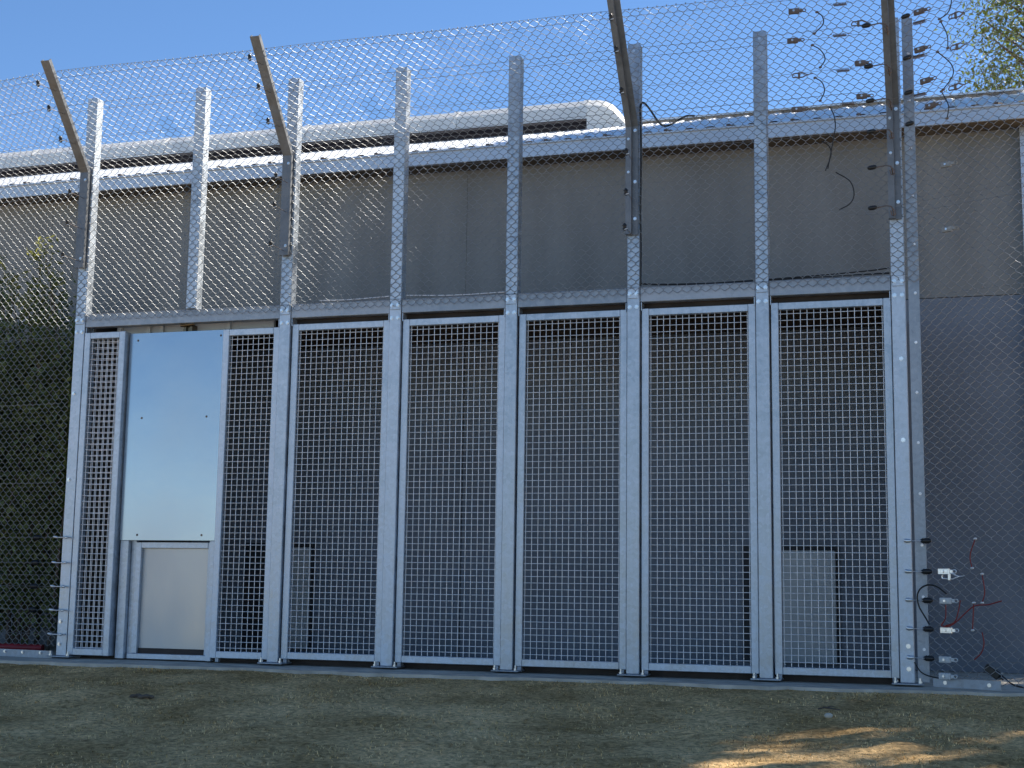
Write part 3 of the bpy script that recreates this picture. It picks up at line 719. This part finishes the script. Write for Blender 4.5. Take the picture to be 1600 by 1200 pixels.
for s, z, lp, mt, lab in ((.166, .801, False, 'shiny', 'shiny zinc tensioner low on the right wing, highest of its column'), (.20, .765, True, 'shiny', 'bright hooked loop under the highest low tensioner'),
        (.173, .596, False, 'hatch', 'pale tensioner above the red cables on the right wing'), (.171, .392, False, 'shiny', 'shiny tensioner directly below the red cables'),
        (.156, .189, False, 'hatch', 'dull tensioner second from the ground beside the last post'), (.151, .075, False, 'hatch', 'dull tensioner lying on the bottom rail of the right wing')):
    buckle(*wing(s, z, .075), WA, lab, LB, lp, mt, 1.1)
RC = 'red cables on the right wing'
for i, (pts, lab) in enumerate(((((.398, 1.027), (.358, .912), (.369, .824)), 'red jumper cable, highest on the right wing'), (((.44, .784), (.455, .662), (.434, .587)), 'red jumper cable, second highest, curving right'),
        (((.135, .422), (.182, .419), (.24, .451), (.369, .56), (.475, .575), (.575, .603)), 'long red cable rising right along the right wing'), (((.277, .602), (.26, .527), (.23, .451), (.163, .423)), 'dark red cable bent up beside the pale tensioner'),
        (((.374, .586), (.366, .49), (.359, .398)), 'straight vertical red cable between the two middle low wires'), (((.427, .387), (.438, .313), (.417, .248), (.365, .198)), 'lowest red cable curving down to the left'),
        (((.168, .569), (.164, .48), (.129, .422)), 'short red cable hanging from the pale tensioner'))):
    jumper([wing(s, z, .085) for s, z in pts], 'red', lab, RC, .0045, i in (0, 1, 4))
jumper([wing(s, z, .08) for s, z in ((.174, .645), (.105, .693), (.038, .706), (-.022, .678), (-.047, .624), (-.035, .552), (.011, .476), (.039, .428))], 'cable', 'black cable loop around the middle low egg insulators', 'loose black cables', .006, False)
jumper([(.05, -.03, .16), (.10, -.06, .09), (.2, -.09, .06), (.3, -.13, .065)], 'cable', 'black cable drooping onto the bottom rail of the right wing', 'loose black cables', .005, False)
m = MB(); m.box(-.06, .06, -.03, .03, -.03, .03, .008); m.box(.0601, .085, -.012, .012, -.012, .012, .003); o = m.build('junction_box', 'black'); o.location = wing(.44, .115, -.05); o.rotation_euler = (0, .55, WA)
tag(o, 'small black junction box tilted near the foot of the right wing', 'box')
jumper([wing(.50, .09, -.05), wing(.6, .03, -.04), wing(.8, .02, -.03), wing(1.2, .03, -.02)], 'cable', 'black cable trailing right from the junction box', 'loose black cables', .006, False)
# cables along the rails and down one post
CG = 'black cables along the rails'
jumper([(-1.955, .04, 3.02), (-1.8, .05, 3.008), (-1.4, .05, 2.996), (-1.07, .04, 3.0)], 'cable', 'black cable lying on the rail, fourth bay of wide panels', CG, .007, False)
jumper([(-.95, .04, 3.0), (-.48, .05, 3.002), (-.06, .04, 3.006)], 'cable', 'lower black cable lying on the rail of the rightmost bay', CG, .007, False)
jumper([(-.95, .04, 3.004), (-.5, .05, 3.02), (-.2, .05, 3.034), (-.06, .04, 3.045)], 'cable', 'upper black cable rising along the rail of the rightmost bay', CG, .005, False)
jumper([(-4.7, .03, 3.01), (-4.4, .03, 3.006), (-4.06, .03, 3.018)], 'wire', 'pale cable lying on the rail, first bay of wide panels', 'pale cables along the rails', .005, False)
jumper([(-3.92, .03, 3.018), (-3.5, .03, 3.0), (-3.06, .03, 3.005)], 'wire', 'pale cable lying on the rail, second bay of wide panels', 'pale cables along the rails', .005, False)
jumper([(-1.94, -.012, 2.99), (-1.936, -.014, 3.3), (-1.942, -.012, 3.6), (-1.936, -.014, 4.0), (-1.94, -.012, 4.3), (-1.945, 0, 4.45), (-1.925, .03, 4.49), (-1.88, .05, 4.44), (-1.80, .06, 4.318), (-1.728, .06, 4.296), (-1.6, .06, 4.358), (-1.52, .06, 4.357)], 'cable', 'long black cable running up a post and looping over above the eave', 'loose black cables', .008, False)

# red pipe at the foot of the wall, behind the left wing
m = MB(); m.tube([(-9.6, .72, .032), (-8.6, .70, .03), (-7.95, .69, .032), (-7.69, .72, .03)], .034, 10)
tag(m.build('red_pipe', 'redpipe'), 'red plastic pipe on the ground behind the left wing', 'pipe')

# ------------------------------------------------------------------ plants
def leaf_cloud(mb, C, A, size, n, spread, squash=.8):
    c = np.array(C)
    P = c + rng.normal(0, 1, (n, 3)) * np.array([spread, spread, spread * squash])
    return P
def leaves(name, P, size, matn, parent, aspect=.42, droop=.2):
    n = len(P); d = rng.normal(0, 1, (n, 3)); d[:, 2] -= droop; d /= np.linalg.norm(d, axis=1)[:, None]
    u = np.cross(d, rng.normal(0, 1, (n, 3))); u /= np.linalg.norm(u, axis=1)[:, None]
    L = size * (.6 + .8 * rng.random(n))[:, None]; nn = np.cross(d, u)
    V = np.stack([P, P + d * L * .5 + u * L * aspect * .5 + nn * L * .06, P + d * L, P + d * L * .5 - u * L * aspect * .5 + nn * L * .06], 1).reshape(-1, 3)
    me = bpy.data.meshes.new(name); k = np.arange(n * 4)
    me.vertices.add(n * 4); me.vertices.foreach_set('co', V.astype(np.float32).reshape(-1))
    me.loops.add(n * 4); me.loops.foreach_set('vertex_index', k.astype(np.int32))
    me.polygons.add(n); me.polygons.foreach_set('loop_start', (np.arange(n) * 4).astype(np.int32))
    me.update(calc_edges=True); me.validate(); me.materials.append(M[matn])
    o = bpy.data.objects.new(name, me); COL.objects.link(o); o.parent = parent
    return o
sb = empty('shrub', (-8.6, 1.1, 0), label='dense dark green shrub behind the left wing netting, with top twigs tinted sunlit yellow', cat='shrub')
m = MB(); P = []; TW = []
for k in range(46):
    bx, by = -8.7 + rng.normal(0, .45), 1.1 + rng.normal(0, .2)
    tx = bx + rng.normal(0, .38); ty = by + rng.normal(0, .18)
    h = 3.85 * (1 - .20 * abs(tx + 8.6)) * (.62 + .38 * rng.random())
    tx = min(tx, -7.55 + .02 * rng.normal()); ty = min(max(ty, .45), 1.75)
    pts = [(bx, by, 0), (bx + (tx - bx) * .4, by + (ty - by) * .3, h * .4), (bx + (tx - bx) * .8, by + (ty - by) * .8, h * .75), (tx, ty, h)]
    m.tube(pts, [.018, .014, .009, .003], 5)
    for j in range(42):
        t = .12 + .88 * rng.random(); i = min(int(t * 3), 2); f = t * 3 - i
        c = np.array(pts[i]) * (1 - f) + np.array(pts[i + 1]) * f
        P.append(c + rng.normal(0, 1, (26, 3)) * np.array([.16, .10, .13]))
P = np.concatenate(P); P = P[(P[:, 1] > .3) & (P[:, 1] < 1.95) & (P[:, 2] > .03) & (P[:, 0] < -7.3)]
m2 = m.build('branches', 'bark', sb); m2.matrix_parent_inverse = Matrix.Translation(-sb.location)
o = leaves('foliage', P, .075, 'leaf', sb); o.matrix_parent_inverse = Matrix.Translation(-sb.location)
for (x, y, z) in ((-7.98, .8, 3.86), (-8.05, .8, 3.72), (-8.35, .8, 3.55), (-7.95, .85, 3.62), (-8.1, .75, 3.3), (-8.6, .9, 3.75), (-7.9, .8, 3.45)):
    m = MB(); m.tube([(x + .1, y + .1, z - .7), (x + .02, y, z - .2), (x, y, z)], [.006, .004, .002], 4)
    o = m.build('twig', 'bark', sb); o.matrix_parent_inverse = Matrix.Translation(-sb.location)
    leaves('sunlit_shoot', np.array((x, y, z)) + rng.normal(0, 1, (30, 3)) * .05, .09, 'twig', o, .3)

# trees: one visible behind the shed, one unseen, shaped to shade and let sun through
def make_tree(loc, H, rad, nclump, per, name, lab, lsize, gaps, spread=.34, off=(0, 0, 0), shade_lobe=None):
    t = empty(name, loc, label=lab, cat='tree')
    X, Y, Z0 = loc
    m = MB(); tr = [(0, 0, -.1), (.08, .03, H * .2), (.02, -.05, H * .4), (.15, .05, H * .6), (.1, 0, H * .85)]
    m.tube(tr, [.30, .24, .20, .14, .05], 10); cl = []
    cz = H * .63
    for k in range(nclump):
        d = rng.normal(0, 1, 3); d /= np.linalg.norm(d); r = rng.random() ** .45
        c = np.array([off[0] + d[0] * rad[0] * r, off[1] + d[1] * rad[1] * r, cz + off[2] + d[2] * rad[2] * r]); cl.append(c)
    if shade_lobe:
        for k in range(shade_lobe[2]):
            d = rng.normal(0, 1, 3); d /= np.linalg.norm(d); cl.append(np.array(shade_lobe[0]) + d * np.array(shade_lobe[1]) * rng.random() ** .4)
    for c in cl[::4]:
        h0 = min(max(c[2] - np.hypot(c[0], c[1]) * .7, H * .22), H * .8)
        mid = (c[0] * .45, c[1] * .45, h0 + (c[2] - h0) * .35)
        m.tube([(.08, 0, h0), mid, tuple(c)], [.07, .04, .012], 5)
    m.build('trunk', 'bark', t)
    P = np.concatenate([c + rng.normal(0, 1, (per, 3)) * np.array([spread, spread, spread * .7]) for c in cl])
    W = P + np.array(loc)
    keep = np.ones(len(P), bool)
    for q, r in gaps:
        q = np.array(q); dd = W - q; s = np.array(SUND); tt = dd @ s
        dist = np.linalg.norm(dd - tt[:, None] * s, axis=1); keep &= (dist > r)
    leaves('crown', P[keep], lsize, 'treeleaf', t)
GAPS = [((-0.24, -3.35, -0.2), 0.63), ((-0.3, -2.7, -0.17), 0.51), ((0.07, -3.75, -0.2), 0.69), ((0.42, -3.8, -0.2), 0.67), ((0.08, -1.08, -0.05), 0.47), ((0.37, -2.9, -0.18), 0.37), ((0.72, -2.45, -0.15), 0.43), ((0.22, -4.5, -0.23), 0.72), ((-0.36, -3.9, -0.21), 0.42)]
make_tree((4.1, 15.5, 0), 15.2, (3.2, 2.8, 5.4), 1300, 110, 'tree', 'tall green tree rising behind the right end of the shed roof', .085, [], .30)
make_tree((7.2, 7.0, 0), 16.2, (4.3, 4.8, 2.6), 900, 75, 'tree', 'very tall broad tree right of the shed, unseen crown extended to shade the turf', .16, GAPS, .5, off=(-1.6, -.3, 1.6), shade_lobe=((-5.75, 1.0, 11.9), (1.55, 2.0, 1.0), 300))  # extra crown clumps added out of view to shade the left foreground

# ------------------------------------------------------------------ render
S.cycles.max_bounces = 6; S.cycles.diffuse_bounces = 3; S.cycles.glossy_bounces = 4
